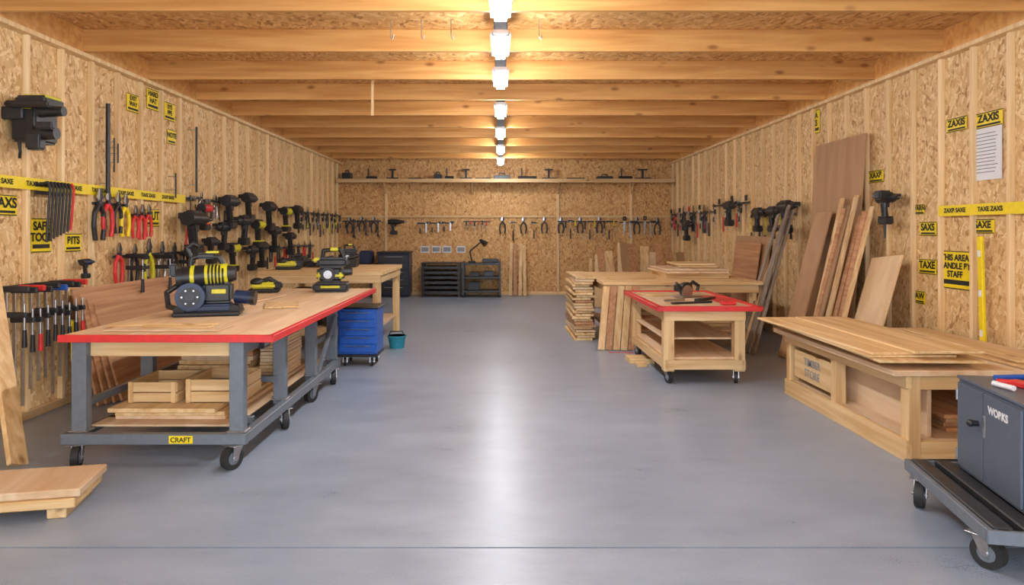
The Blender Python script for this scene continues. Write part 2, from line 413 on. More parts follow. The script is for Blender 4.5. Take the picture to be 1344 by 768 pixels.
def sander(name, loc, rotz, s=1.0):
    b = B(name); v = lambda *a: tuple(q*s for q in a)
    b.box(v(0, 0, .02), v(.26, .12, .03), 'black', bev=.01*s); b.box(v(0, 0, .06), v(.22, .1, .06), 'lime', bev=.025*s)
    b.sph(v(-.06, 0, .09), .05*s, 'black', (1.2, 1, .8)); b.tube([v(-.04, 0, .09), v(.04, 0, .12), v(.12, 0, .07)], .02*s, 'black')
    b.box(v(.11, 0, .06), v(.08, .09, .06), 'black', bev=.012*s)
    return b.done(loc, (0, 0, rotz))
sander('belt_sander', (-2.68, 7.75, .9), .2, 1.3)

# ---------------------------------------------------------------- second bench left
b = B('wooden_workbench')
b.bx(-3.25, -1.58, 9.1, 10.95, 1.0, 1.06, 'pineX', .005); b.bx(-3.25, -1.6, 9.1, 9.14, .9, 1.0, 'pineX'); b.bx(-1.64, -1.6, 9.1, 10.9, .9, 1.0, 'pineY')
for x in (-3.15, -1.66):
    for y in (9.16, 10.85): b.bx(x-.05, x+.05, y-.05, y+.05, 0, 1.0, 'pineZ', .005)
b.bx(-3.15, -1.66, 9.14, 10.85, .25, .29, 'plyY'); b.bx(-3.15, -1.66, 9.1, 9.14, .2, .3, 'pineX')
b.done()
b = B('stored_tool_cases')
b.bx(-3.0, -2.5, 9.3, 9.8, .291, .6, 'black', .015); b.bx(-2.4, -1.95, 9.3, 9.8, .291, .5, 'dark', .015); b.bx(-2.9, -2.4, 9.35, 9.8, .602, .8, 'dark', .015)
for x in (-2.75, -2.2): b.tube([(x-.08, 9.29, .42), (x-.08, 9.26, .45), (x+.08, 9.26, .45), (x+.08, 9.29, .42)], .01, 'lime')
b.done()
sander('palm_sander', (-2.95, 9.5, 1.06), .1, 1.3); jobsite_tool('cordless_planer', (-2.35, 10.6, 1.06), .1, .9)
b = B('bench_clutter')
for k in range(7):
    x = -3.15+k*.16; h = R(.06, .2); b.box((x, 10.0+R(-.2, .3), 1.061+h/2), (.13, .2, h), random.choice(['black', 'dark', 'black', 'brown']), bev=.012)
    b.cyl((x-.04, 9.95, 1.07+h), (x+.06, 10.0, 1.09+h), .02, random.choice(['lime', 'black']))
b.done()

b = B('rolling_tool_chest')
b.bx(-1.92, -1.46, 8.05, 8.5, .14, .68, 'blue', .008)
for k in range(5):
    z = .17+k*.098; b.bx(-1.9, -1.48, 8.035, 8.05, z, z+.09, 'blue', .004); b.bx(-1.84, -1.54, 8.02, 8.035, z+.066, z+.076, 'steel')
b.bx(-1.94, -1.44, 8.03, 8.52, .68, .7, 'black', .008); b.bx(-1.93, -1.45, 8.04, 8.51, .11, .14, 'black')
for x in (-1.85, -1.53):
    for y in (8.12, 8.43): caster(b, x, y, .115, .048, .2, .03)
b.done()
b = B('plastic_bucket'); b.cyl((-1.42, 9.35, 0), (-1.42, 9.35, .17), .1, 'teal', .12, 24); b.cyl((-1.42, 9.35, .15), (-1.42, 9.35, .17), .13, 'teal', seg=24)
b.tube([(-1.53, 9.35, .16), (-1.5, 9.3, .23), (-1.34, 9.3, .23), (-1.31, 9.35, .16)], .006, 'black'); b.done()

# ---------------------------------------------------------------- leaning boards left
def lean(b, xb, xt, y0, y1, zt, th, mat, skew=0, z0=0, tint=None):
    A = Vector((xb, (y0+y1)/2, z0)); T = Vector((xt, (y0+y1)/2+skew, zt))
    zax = (T-A).normalized(); yax = Vector((0, 1, 0)); xax = yax.cross(zax).normalized(); yax = zax.cross(xax)
    m = Matrix((xax, yax, zax)).transposed().to_4x4(); m.translation = (A+T)/2+Vector((0, 0, th*.3))
    b.box(None, (th, y1-y0, (T-A).length), mat, M4=m, tint=tint)
b = B('laminate_panel_stack')
for i in range(4): lean(b, -3.66+i*.04, -3.9+i*.03, 6.2+i*.06, 8.6-i*.2, 1.06-i*.05, .024, 'brown', tint=1.0)
b.done()
b = B('leaning_plank'); lean(b, -3.27, -3.9, 4.55, 4.7, 1.25, .035, 'pineZ', .6); b.done()
b = B('wood_pallet_block')
b.box((0, 0, .142), (.85, .42, .045), 'plyY', bev=.006); b.box((-.02, -.02, .092), (.85, .42, .052), 'pineX', bev=.006)
for x in (-.34, .3): b.box((x, 0, .033), (.1, .38, .064), 'pineY', bev=.004)
b.done((-2.8, 3.92, 0), (0, 0, .2))

# ---------------------------------------------------------------- right cart with red top
b = B('rolling_assembly_table')
b.bx(1.64, 2.7, 7.08, 8.98, .77, .8, 'plyY', .004)
for a in ((1.62, 2.72, 7.06, 7.12), (1.62, 2.72, 8.94, 9.0)): b.bx(*a, .765, .815, 'red')
for a in ((1.62, 1.68), (2.66, 2.72)): b.bx(*a, 7.06, 9.0, .765, .815, 'red')
for x in (1.76, 2.5):
    for y in (7.18, 8.85): b.bx(x-.055, x+.055, y-.055, y+.055, .13, .77, 'pineZ', .005)
for y in (7.14, 8.88):
    b.bx(1.72, 2.55, y-.02, y+.02, .66, .765, 'pineX'); b.bx(1.72, 2.55, y-.02, y+.02, .15, .25, 'pineX')
for x in (1.73, 2.54): b.bx(x-.02, x+.02, 7.12, 8.9, .66, .765, 'pineY'); b.bx(x-.02, x+.02, 7.12, 8.9, .15, .25, 'pineY')
b.bx(1.75, 2.52, 7.16, 8.87, .25, .275, 'plyY'); b.bx(1.75, 2.52, 7.3, 8.87, .44, .46, 'plyY')
for x in (1.76, 2.48):
    for y in (7.2, 8.8): caster(b, x, y, .145, .062, .3 if x < 2 else -.3, .035)
b.done()
b = B('circular_saw')
b.box((0, 0, .012), (.34, .2, .012), 'steel', bev=.003); b.cyl((-.02, -.03, .09), (-.02, .02, .09), .09, 'black', seg=28); b.cyl((-.02, -.036, .06), (-.02, -.03, .06), .085, 'steel', seg=32)
b.cyl((0, .02, .1), (0, .14, .1), .05, 'dark', seg=22); b.tube([(.05, 0, .14), (.1, 0, .18), (.19, 0, .13), (.17, 0, .07)], .02, 'black'); b.box((.0, .16, .1), (.09, .05, .08), 'black', bev=.01)
b.tube([(-.12, 0, .12), (-.15, 0, .16), (-.11, .06, .17)], .016, 'black')
b.done((2.25, 8.25, .801), (0, 0, .5))
b = B('table_hand_tools')
b.box((2.1, 7.5, .813), (.5, .04, .02), 'dark', rot=(0, 0, .3)); b.box((2.35, 7.85, .816), (.4, .07, .03), 'black', rot=(0, 0, .8), bev=.008)
b.box((1.92, 8.5, .812), (.3, .35, .02), 'pineX', rot=(0, 0, .4)); b.box((2.45, 7.35, .821), (.16, .08, .04), 'red', bev=.01)
b.cyl((1.85, 7.7, .815), (2.1, 7.8, .815), .012, 'steel')
b.box((2.53, 8.0, .805), (.2, .7, .008), 'red', bev=.001)
b.done()
b = B('scrap_blocks'); b.bx(1.55, 1.85, 8.2, 8.5, 0, .06, 'pineX'); b.bx(2.65, 2.9, 8.3, 8.7, 0, .05, 'pineY'); b.bx(1.6, 1.72, 8.0, 8.15, 0, .04, 'pineX'); b.done()
b = B('floor_tape_mark'); b.bx(1.42, 1.75, 8.95, 8.99, 0, .003, 'red', 0); b.done()

b = B('large_workbench')
b.bx(1.4, 3.6, 9.33, 11.55, .855, .905, 'pineX', .005); b.bx(1.45, 3.55, 9.38, 9.42, .75, .855, 'pineX'); b.bx(1.45, 1.49, 9.38, 11.5, .75, .855, 'pineY')
for x in (1.52, 3.48):
    for y in (9.46, 11.45): b.bx(x-.05, x+.05, y-.05, y+.05, 0, .855, 'pineZ')
b.bx(1.5, 3.5, 9.42, 11.45, .2, .23, 'plyY')
b.done()
b = B('bench_board_stack')
z = stack(b, 2.4, 3.35, 10.0, 11.2, .906, 4, .03, ['pineX', 'plyY'], .05, .004, .06); stack(b, 2.7, 3.3, 10.3, 11.1, z, 2, .03, ['pineX'], .06, .004, .1)
b.box((1.9, 9.9, .915), (.7, .15, .018), 'pineX', rot=(0, 0, .15)); b.done()
b = B('under_bench_lumber'); stack(b, 1.7, 3.3, 9.7, 11.3, .235, 9, .05, ['pineX', 'brown', 'plyY'], .05, .004, .02); b.done()
b = B('lumber_bundle')
stack(b, 1.07, 1.36, 9.95, 11.3, .0, 24, .035, ['pineY', 'plyY', 'pineY', 'brown'], .03, .004, .03); b.done()
def leany(b, x0, x1, yb, yt, zt, th, mat, skew=0):
    A = Vector(((x0+x1)/2, yb, 0)); T = Vector(((x0+x1)/2+skew, yt, zt))
    zax = (T-A).normalized(); xax = Vector((1, 0, 0)); yax = zax.cross(xax).normalized(); xax = yax.cross(zax)
    m = Matrix((xax, yax, zax)).transposed().to_4x4(); m.translation = (A+T)/2+Vector((0, 0, th*.3))
    b.box(None, (x1-x0, th, (T-A).length), mat, M4=m)
b = B('leaning_short_planks')
for k in range(5): leany(b, 1.3+k*.1, 1.39+k*.1, 9.12+R(-.02, .02), 9.3, .84, .022, random.choice(['pineZ', 'brown', 'pineZ']), .1)
b.done()

b = B('timber_offcut_rack')
for k in range(12):
    x = 1.95+k*.165; leany(b, x, x+R(.12, .2), 14.2+R(-.1, .1), 14.7, R(1.05, 1.4), .03, random.choice(['pineZ', 'brown', 'plyZ', 'mdf']), R(-.15, .12))
b.bx(1.9, 4.1, 14.75, 14.8, .5, .6, 'pineX'); b.bx(1.9, 4.1, 14.75, 14.8, 0, .08, 'pineX')
for x in (1.95, 3.05, 4.05): b.bx(x-.03, x+.03, 14.73, 14.82, 0, 1.0, 'pineZ')
b.done()

# ---------------------------------------------------------------- right wall sheet goods
b = B('mdf_sheet'); lean(b, 4.02, 4.21, 7.85, 9.1, 2.72, .02, 'mdf', 0, tint=1.0); b.done()
b = B('mdf_plank'); lean(b, 3.55, 4.06, 8.3, 8.72, 1.83, .022, 'mdf', .06, tint=1.04); b.done()
b = B('pine_plank_bundle')
for k in range(8): lean(b, 3.62+R(-.04, .04), 4.1+R(-.03, .03), 7.45+k*.1, 7.53+k*.1, 1.87+R(-.15, .14), .022, random.choice(['pineZ', 'brown', 'plyZ', 'mdf']), R(-.03, .08))
b.done()
b = B('plywood_panel'); lean(b, 3.66, 4.12, 6.85, 7.4, 1.32, .018, 'plyZ', .15, tint=1.05); b.done()
b = B('weathered_plank_bundle')
for k in range(6): lean(b, 3.22+R(0, .1), 3.98+R(0, .06), 8.76+k*.09, 8.84+k*.09, 1.75+R(-.12, .2), .025, ['greyboard', 'greyboard', 'mdf', 'greyboard', 'pineZ', 'greyboard'][k], .55+R(-.04, .06))
b.done()
b = B('framed_panel')
lean(b, 4.0, 4.2, 10.6, 12.1, 1.5, .03, 'mdf'); lean(b, 3.93, 4.12, 10.8, 11.9, 1.4, .02, 'brown')
b.done()

# ---------------------------------------------------------------- low bench right
b = B('low_lumber_bench')
for x in (2.86, 4.12):
    for y in (4.76, 5.78, 6.68): b.bx(x-.045, x+.045, y-.045, y+.045, 0, .6, 'pineZ', .005)
b.bx(2.8, 2.84, 4.71, 6.73, .0, .15, 'pineY'); b.bx(2.8, 2.84, 4.71, 6.73, .51, .6, 'pineY')
b.bx(2.9, 4.1, 4.72, 4.76, .02, .14, 'pineX'); b.bx(2.9, 4.1, 4.72, 4.76, .5, .6, 'pineX'); b.bx(2.9, 4.1, 6.68, 6.72, .02, .6, 'pineX')
b.bx(2.86, 4.12, 4.76, 6.7, .13, .15, 'plyY'); b.bx(3.0, 3.03, 4.8, 6.7, .15, .5, 'plyY')
b.bx(2.84, 2.86, 5.86, 6.6, .2, .46, 'pineY')
b.bx(2.7, 4.2, 4.68, 6.76, .6, .64, 'plyY', .004)
o = b.done()
text(o, 'TIMBER\nSTORE', .1, (2.835, 6.22, .33), (math.pi/2, 0, -math.pi/2), 'inkgrey', .001)
b = B('loose_board_stack')
z = .641
for k in range(6):
    b.box((3.0+R(-.1, .14), 5.75+R(-.12, .12), z+.011), (R(.45, .75), 1.9+R(-.2, .1), .018), random.choice(['plyY', 'pineY']), rot=(0, 0, R(-.07, .07)), bev=.002); z += .0205
b.box((3.75, 5.5, .655), (.35, 1.7, .02), 'pineY', rot=(0, 0, .05)); b.box((3.8, 5.6, .678), (.2, 1.6, .02), 'pineY', rot=(0, 0, -.08))
b.done()
b = B('lower_board_stack')
stack(b, 3.2, 4.0, 4.9, 6.4, .152, 4, .03, ['brown', 'mdf'], .03, .002); b.done()

# ---------------------------------------------------------------- steel cabinet on cart (angled a little to the wall)
YAW = -.2
piv = Vector((2.3, 3.15, 0)); rm = Matrix.Rotation(YAW, 3, 'Z'); OFF = tuple(piv-rm @ piv+Vector((-.05, 0, 0)))
b = B('platform_cart')
b.bx(2.32, 3.35, 3.18, 4.1, .165, .2, 'dark', .004)
for k in range(8):
    x = 2.32+k*.128; b.bx(x, x+.085, 3.15, 4.12, .201, .236, 'dark', .006); b.bx(x+.02, x+.065, 3.14, 4.125, .215, .228, 'black', .002)
b.bx(2.29, 2.32, 3.15, 4.13, .16, .225, 'grey'); b.bx(2.29, 3.36, 3.13, 3.15, .16, .225, 'grey'); b.bx(2.29, 3.36, 4.12, 4.14, .16, .225, 'grey')
for x, y, w in ((2.33, 3.27, .7), (2.33, 4.0, -.5), (3.25, 3.25, .3), (3.25, 4.0, .2)): caster(b, x, y, .162, .074, w, .045)
b.done(OFF, (0, 0, YAW))
b = B('steel_cabinet')
dx = -.17
b.bx(2.7+dx, 3.3+dx, 3.3, 4.0, .238, .75, 'cab', .006); b.bx(2.69+dx, 3.31+dx, 3.29, 4.01, .75, .768, 'cab', .006)
for y0, y1 in ((3.32, 3.685), (3.695, 3.985)):
    b.bx(2.685+dx, 2.7+dx, y0, y1, .26, .735, 'cab', .005)
b.cyl((2.685+dx, 3.74, .56), (2.65+dx, 3.74, .56), .016, 'black'); b.sph((2.648+dx, 3.74, .56), .02, 'black')
b.bx(2.68+dx, 2.69+dx, 3.66, 3.68, .5, .62, 'steel')
for z in (.32, .66): b.cyl((2.686+dx, 3.99, z-.03), (2.686+dx, 3.99, z+.03), .008, 'steel', seg=8)
o = b.done(OFF, (0, 0, YAW)); text(o, 'WORKS', .055, (2.683+dx, 3.53, .66), (math.pi/2, 0, -math.pi/2), 'white', .002)
b = B('cabinet_top_tools')
b.box((2.75, 3.65, .783), (.08, .3, .028), 'red', rot=(0, 0, .4), bev=.006); b.box((2.85, 3.82, .784), (.06, .2, .03), 'blue', rot=(0, 0, -.6), bev=.006)
b.cyl((2.65, 3.5, .781), (2.85, 3.85, .781), .012, 'steel'); b.box((2.85, 3.5, .799), (.15, .12, .06), 'red', bev=.01); b.box((2.7, 3.45, .789), (.1, .1, .04), 'white', bev=.006)
b.cyl((2.62, 3.78, .784), (2.8, 3.72, .784), .015, 'red'); b.cyl((2.62, 3.6, .785), (2.58, 3.72, .785), .014, 'white')
b.cyl((2.66, 3.88, .784), (2.85, 3.94, .784), .015, 'blue')
b.done(OFF, (0, 0, YAW))

# ---------------------------------------------------------------- wall frames + hand tools
def fL(u, v, n): return (XL+n, u, v)
def fR(u, v, n): return (XR-n, u, v)
def fB(u, v, n): return (u, YB-.06-n, v)
def wbox(b, f, u, v, n, du, dv, dn, mat, bev=.004, a=0):
    c = Vector(f(u, v, n)); ex = Vector(f(1, 0, 0))-Vector(f(0, 0, 0)); ez = Vector((0, 0, 1)); en = Vector(f(0, 0, 1))-Vector(f(0, 0, 0))
    ex2 = ex*math.cos(a)+ez*math.sin(a); ez2 = -ex*math.sin(a)+ez*math.cos(a)
    m = Matrix((ex2, en, ez2)).transposed().to_4x4(); m.translation = c
    b.box(None, (du, dn, dv), mat, M4=m, bev=bev)
def peg(b, f, u, v): b.cyl(f(u, v, -.045), f(u, v, .05), .005, 'steel', seg=8)
def pliers(b, f, u, v, L, col):
    peg(b, f, u, v); n = .03; w = L*.13
    b.prism([f(u-.01, v, n), f(u-w*.9, v+L*.1, n), f(u-w*.2, v+L*.28, n), f(u-.002, v+L*.28, n), f(u-.002, v, n)], Vector(f(0, 0, .012))-Vector(f(0, 0, 0)), 'steel')
    b.prism([f(u+.01, v, n), f(u+w*.9, v+L*.1, n), f(u+w*.2, v+L*.28, n), f(u+.002, v+L*.28, n), f(u+.002, v, n)], Vector(f(0, 0, .012))-Vector(f(0, 0, 0)), 'dark')
    b.cyl(f(u, v, n-.008), f(u, v, n+.02), L*.055, 'dark')
    for q in (-1, 1):
        b.tube([f(u, v-.01, n), f(u+q*w*1.1, v-L*.2, n), f(u+q*w*1.3, v-L*.45, n), f(u+q*w*.9, v-L*.72, n)], L*.045, col)
def hammer(b, f, u, v, L, col):
    peg(b, f, u-.03, v-.03); peg(b, f, u+.03, v-.03)
    b.cyl(f(u, v-L, .04), f(u, v-L*.45, .04), .018, col, .014); b.cyl(f(u, v-L*.45, .04), f(u, v, .04), .011, 'pineZ')
    b.cyl(f(u-.07, v, .04), f(u+.04, v, .04), .018, 'dark'); b.cyl(f(u-.09, v, .04), f(u-.065, v, .04), .024, 'steel')
    b.prism([f(u+.03, v+.018, .03), f(u+.12, v-.02, .03), f(u+.03, v-.018, .03)], Vector(f(0, 0, .02))-Vector(f(0, 0, 0)), 'dark')
def wrench(b, f, u, v, L, col):
    peg(b, f, u, v); b.cyl(f(u, v, .02), f(u, v, .032), L*.1, 'dark'); wbox(b, f, u, v-L*.45, .026, L*.08, L*.8, .01, col)
    b.cyl(f(u, v-L*.9, .02), f(u, v-L*.9, .032), L*.08, 'dark'); wbox(b, f, u+L*.06, v-L*.98, .026, L*.06, L*.12, .012, 'dark', a=.4)
def screwdriver(b, f, u, v, L, col):
    b.cyl(f(u, v-L, .03), f(u, v-L*.4, .03), .005, 'steel', seg=8); b.cyl(f(u, v-L*.42, .03), f(u, v, .03), .014, col, .017); b.cyl(f(u, v-L*.4, .03), f(u, v-L*.34, .03), .019, 'black')
    wbox(b, f, u, v-L*.45, .01, .04, .012, .06, 'steel')
def clamp(b, f, u, v, L, col):
    peg(b, f, u, v-.02)
    wbox(b, f, u, v-L/2, .04, .022, L, .01, 'steel')
    wbox(b, f, u+.05, v-.03, .045, .14, .045, .03, 'dark', .008); b.cyl(f(u+.1, v-.1, .045), f(u+.1, v+.02, .045), .011, 'dark')
    wbox(b, f, u+.05, v-L*.3, .045, .14, .04, .03, 'dark', .008); wbox(b, f, u, v-L*.3, .05, .05, .09, .04, 'dark', .008)
    b.cyl(f(u+.1, v-L*.3-.12, .045), f(u+.1, v-L*.3+.06, .045), .008, 'steel'); b.cyl(f(u+.1, v-L*.3-.2, .045), f(u+.1, v-L*.3-.1, .045), .018, col, .014)
def fclamp(b, f, u, v, L, col):
    """bar clamp whose jaws project from the wall"""
    wbox(b, f, u, v-L/2, .05, .012, L, .03, 'steel'); wbox(b, f, u, v-.02, .13, .03, .05, .22, col, .008)
    wbox(b, f, u, v-L*.28, .12, .03, .045, .2, 'dark', .008); b.cyl(f(u, v-L*.28-.14, .2), f(u, v-L*.28+.09, .2), .009, 'steel'); b.cyl(f(u, v-L*.28-.26, .2), f(u, v-L*.28-.12, .2), .02, 'red' if col == 'red' else 'black', .015)
def drill(b, f, u, v, s, col, d=1):
    n = .1*s
    b.cyl(f(u-d*.12*s, v, n), f(u+d*.08*s, v, n), .045*s, col, seg=20); b.cyl(f(u-d*.135*s, v, n), f(u-d*.1*s, v, n), .047*s, 'black', seg=20)
    b.cyl(f(u+d*.08*s, v, n), f(u+d*.17*s, v, n), .036*s, 'black', .022*s, seg=20); b.cyl(f(u+d*.17*s, v, n), f(u+d*.24*s, v, n), .006, 'steel', seg=8)
    wbox(b, f, u-d*.05*s, v-.11*s, n, .05*s, .17*s, .055*s, 'black', .014*s, a=d*.2); wbox(b, f, u-d*.0*s, v-.06*s, n, .03*s, .05*s, .03*s, 'dark')
    wbox(b, f, u-d*.03*s, v-.21*s, n, .14*s, .07*s, .085*s, 'black', .012*s); wbox(b, f, u-d*.03*s, v-.175*s, n, .12*s, .014*s, .08*s, col, .003)
    wbox(b, f, u, v+.02*s, n/2-.02, .05*s, .04*s, n, 'dark')
    wbox(b, f, u-d*.03*s, v+.04*s, n, .15*s, .03*s, .06*s, 'black', .01*s)
def saw(b, f, u, v, L, col):
    off = Vector(f(0, 0, .004))-Vector(f(0, 0, 0))
    b.prism([f(u, v, .03), f(u+L*.16, v, .03), f(u+L*.05, v-L*.8, .03), f(u, v-L*.8, .03)], off, 'steel')
    wbox(b, f, u+L*.08, v+.05, .032, L*.2, .03, .025, col, .01); wbox(b, f, u+L*.01, v+.08, .032, .03, .1, .025, col, .01); wbox(b, f, u+L*.15, v+.08, .032, .03, .1, .025, col, .01); wbox(b, f, u+L*.08, v+.12, .032, L*.18, .028, .025, col, .01)
def square(b, f, u, v, L, col):
    wbox(b, f, u, v-L/2, .025, .035, L, .006, 'steel'); wbox(b, f, u+L*.2, v, .03, L*.45, .04, .02, col)
def rail(b, f, u0, u1, v, mat='dark'): wbox(b, f, (u0+u1)/2, v, .008, abs(u1-u0), .03, .012, mat)

def row(name, f, us, v, kinds, Ls, cols, withrail=True, jit=.02):
    b = B(name)
    if withrail: rail(b, f, min(us)-.08, max(us)+.08, v-.01)
    for i, u in enumerate(us):
        k = kinds[i % len(kinds)]; L = R(*Ls); c = cols[i % len(cols)]
        k(b, f, u, v+R(-jit, jit), L, c)
    return b.done()
def rng(a, c, st):
    o = []
    while a < c: o.append(a); a += st
    return o

# left wall
b = B('battery_charging_station')
wbox(b, fL, 5.72, 2.48, .1, .3, .3, .2, 'black', .02); wbox(b, fL, 5.72, 2.67, .14, .26, .09, .26, 'dark', .02)
wbox(b, fL, 5.72, 2.71, .16, .2, .03, .2, 'lime', .008)
b.cyl(fL(5.6, 2.58, .22), fL(5.6, 2.58, .42), .05, 'black', .04); b.cyl(fL(5.6, 2.4, .2), fL(5.6, 2.4, .36), .06, 'black', .05, 24)
wbox(b, fL, 5.58, 2.33, .2, .1, .14, .12, 'dark', .015); wbox(b, fL, 5.55, 2.62, .12, .03, .05, .12, 'lime', .005)
wbox(b, fL, 5.56, 2.56, .02, .05, .1, .2, 'dark', .01); wbox(b, fL, 5.5, 2.62, .2, .08, .05, .36, 'black', .012)
b.tube([fL(5.6, 2.35, .05), fL(5.6, 2.25, .06), fL(5.62, 2.2, .04)], .012, 'black')
wbox(b, fL, 5.52, 2.45, .32, .06, .06, .14, 'dark', .012); b.done()
b = B('hanging_long_rods')
for u, v0, v1, r_ in ((6.87, 1.98, 2.88, .022), (6.98, 2.2, 2.55, .008), (7.05, 2.3, 2.5, .008), (8.87, 2.1, 2.95, .014), (8.3, 2.0, 2.3, .01)):
    b.cyl(fL(u, v0, .05), fL(u, v1, .05), r_, 'black'); peg(b, fL, u, v1-.04); peg(b, fL, u, v0+.1)
b.done()
b = B('hex_key_set'); rail(b, fL, 5.85, 6.25, 2.0, 'black'); rail(b, fL, 5.85, 6.25, 1.93, 'black')
for k in range(8):
    u = 5.88+k*.047; L = .5-k*.015
    b.tube([fL(u, 2.0, .02), fL(u, 2.02, .1), fL(u, 1.97, .12), fL(u, 2.0-L, .09)], .011, 'red' if k == 7 else 'black', 8)
b.done()
row('pliers_set', fL, [6.75, 6.9], 1.88, [pliers], (.48, .52), ['black', 'red', 'black'], True)
row('yellow_pliers_set', fL, [7.08, 7.22], 1.88, [pliers], (.42, .46), ['black', 'yellow'], True)
row('red_pliers_set', fL, [7.42, 7.56, 7.7], 1.78, [pliers], (.34, .4), ['red', 'red'], True)
row('snips_set', fL, rng(7.1, 8.7, .15), 1.34, [pliers, fclamp, pliers, clamp], (.42, .55), ['red', 'black', 'black', 'black', 'lime', 'black', 'steel'], True)
row('bar_clamp_set', fL, rng(5.45, 6.3, .095), 1.15, [fclamp], (.8, 1.0), ['dark', 'dark', 'red', 'dark', 'dark', 'blue'], True, .03)
row('hanging_hammers', fL, rng(8.75, 10.1, .15), 2.02, [wrench, hammer, pliers], (.26, .34), ['dark', 'black', 'steel'], True)
b = B('nail_gun'); drill(b, fL, 8.55, 1.75, 1.9, 'black', 1); b.tube([fL(8.5, 1.75, .12), fL(8.45, 1.4, .1), fL(8.7, 1.2, .1), fL(8.8, 1.5, .08)], .014, 'red'); b.done()
for (u, v, s, c, d) in ((6.5, 1.3, .62, 'navy', 1), (9.2, 1.45, 1.2, 'black', 1), (9.75, 2.02, 1.6, 'black', 1), (10.2, 1.75, 1.5, 'black', -1), (10.5, 2.1, 1.5, 'dark', 1), (10.9, 1.7, 1.5, 'lime', 1), (11.4, 2.0, 1.6, 'black', 1), (9.9, 1.35, 1.4, 'lime', 1), (10.6, 1.3, 1.3, 'black', -1), (11.7, 1.6, 1.5, 'black', 1), (12.3, 1.95, 1.5, 'lime', 1), (13.0, 2.0, 1.5, 'black', 1), (9.0, 1.9, 1.2, 'red', 1), (9.5, 1.65, 1.3, 'black', -1), (12.6, 1.5, 1.4, 'black', 1), (11.1, 1.35, 1.4, 'black', 1)):
    b = B('cordless_drill'); drill(b, fL, u, v, s, c, d); b.done()
row('wrench_rack', fL, rng(13.4, 16.9, .16), 1.98, [hammer, clamp, wrench, clamp, pliers], (.36, .5), ['black', 'dark', 'black', 'lime'], True)
row('mallet_rack', fL, rng(11.6, 14.4, .2), 1.3, [hammer, pliers], (.3, .4), ['black', 'dark', 'red'], True)
# right wall
b = B('impact_driver'); drill(b, fR, 7.3, 1.95, 1.15, 'black', -1); b.cyl(fR(7.3, 1.9, .14), fR(7.3, 1.52, .14), .02, 'dark', .01); wbox(b, fR, 7.3, 1.98, .17, .16, .1, .14, 'black', .02); b.done()
for (u, v, s, c, d) in ((9.75, 1.95, 1.6, 'black', -1), (10.3, 1.9, 1.3, 'dark', -1), (10.9, 1.9, 1.3, 'black', -1), (12.2, 2.05, 1.5, 'dark', -1), (15.0, 1.75, 1.5, 'black', -1)):
    b = B('cordless_drill'); drill(b, fR, u, v, s, c, d); b.done()
row('chisel_rack', fR, rng(9.9, 11.6, .2), 1.86, [hammer, screwdriver, wrench], (.3, .4), ['black', 'dark', 'lime'], True)
row('hanging_saws', fR, rng(11.7, 13.6, .24), 2.1, [saw, clamp, hammer], (.42, .55), ['black', 'dark', 'red'], True)
row('clamp_rack', fR, rng(13.8, 16.9, .16), 2.0, [hammer, clamp, pliers, clamp, saw], (.42, .6), ['black', 'red', 'dark', 'black'], True)
b = B('spirit_level'); wbox(b, fR, 6.0, 1.05, .02, .06, 1.0, .03, 'yellow', .006, a=-.04)
for v in (.7, 1.05, 1.4): wbox(b, fR, 6.0+.04*(v-1.05), v, .03, .035, .06, .02, 'white', .004)
b.done()
# back wall
row('chisel_set', fB, rng(-3.85, -2.95, .1), 1.85, [screwdriver, pliers, wrench], (.36, .44), ['black', 'black', 'dark'], True)
row('hand_plane_rack', fB, rng(-2.0, -1.2, .15), 1.8, [hammer, square], (.2, .26), ['black', 'dark'], True)
row('file_set', fB, rng(-.85, -.35, .1), 1.84, [screwdriver], (.22, .28), ['dark', 'red'], True)
row('hammer_rack', fB, rng(.05, 1.3, .26), 1.82, [pliers, hammer, pliers, hammer], (.4, .46), ['black', 'black'], False)
row('screwdriver_rack', fB, rng(1.5, 2.9, .12), 1.84, [pliers, screwdriver, hammer, screwdriver], (.38, .46), ['black', 'black', 'black', 'yellow'], True)
row('handsaw_rack', fB, rng(3.05, 4.0, .17), 1.82, [saw, square, pliers], (.36, .44), ['black', 'dark'], True)
b = B('jigsaw')
drill(b, fB, -2.6, 1.82, 1.3, 'black', 1); b.done()
b = B('shelf_equipment')
x = -3.9
for k in range(17):
    w = R(.12, .5); h = R(.08, .26)
    if x+w > 4.1: break
    t_ = k % 4
    y = YB-.22
    if t_ == 0: b.box((x+w/2, y, 2.861+h*.35), (w, .2, h*.7), 'black', bev=.015); b.tube([(x+w*.3, y, 2.86+h*.7), (x+w*.35, y, 2.9+h*.8), (x+w*.65, y, 2.9+h*.8), (x+w*.7, y, 2.86+h*.7)], .012, 'dark')
    elif t_ == 1: b.cyl((x, y, 2.906), (x+w, y, 2.906), .045, 'dark'); b.cyl((x+w*.2, y, 2.9), (x+w*.2, y, 3.15), .018, 'black')
    elif t_ == 2: b.box((x+w/2, y, 2.886), (w, .12, .05), 'dark'); b.box((x+w/2, y, 3.0), (.05, .05, .2), 'black'); b.box((x+w*.5, y, 3.11), (w*.6, .05, .04), 'black')
    else: b.box((x+w/2, y, 2.884), (w, .15, .045), 'black')
    x += w+R(.05, .4)
b.done()

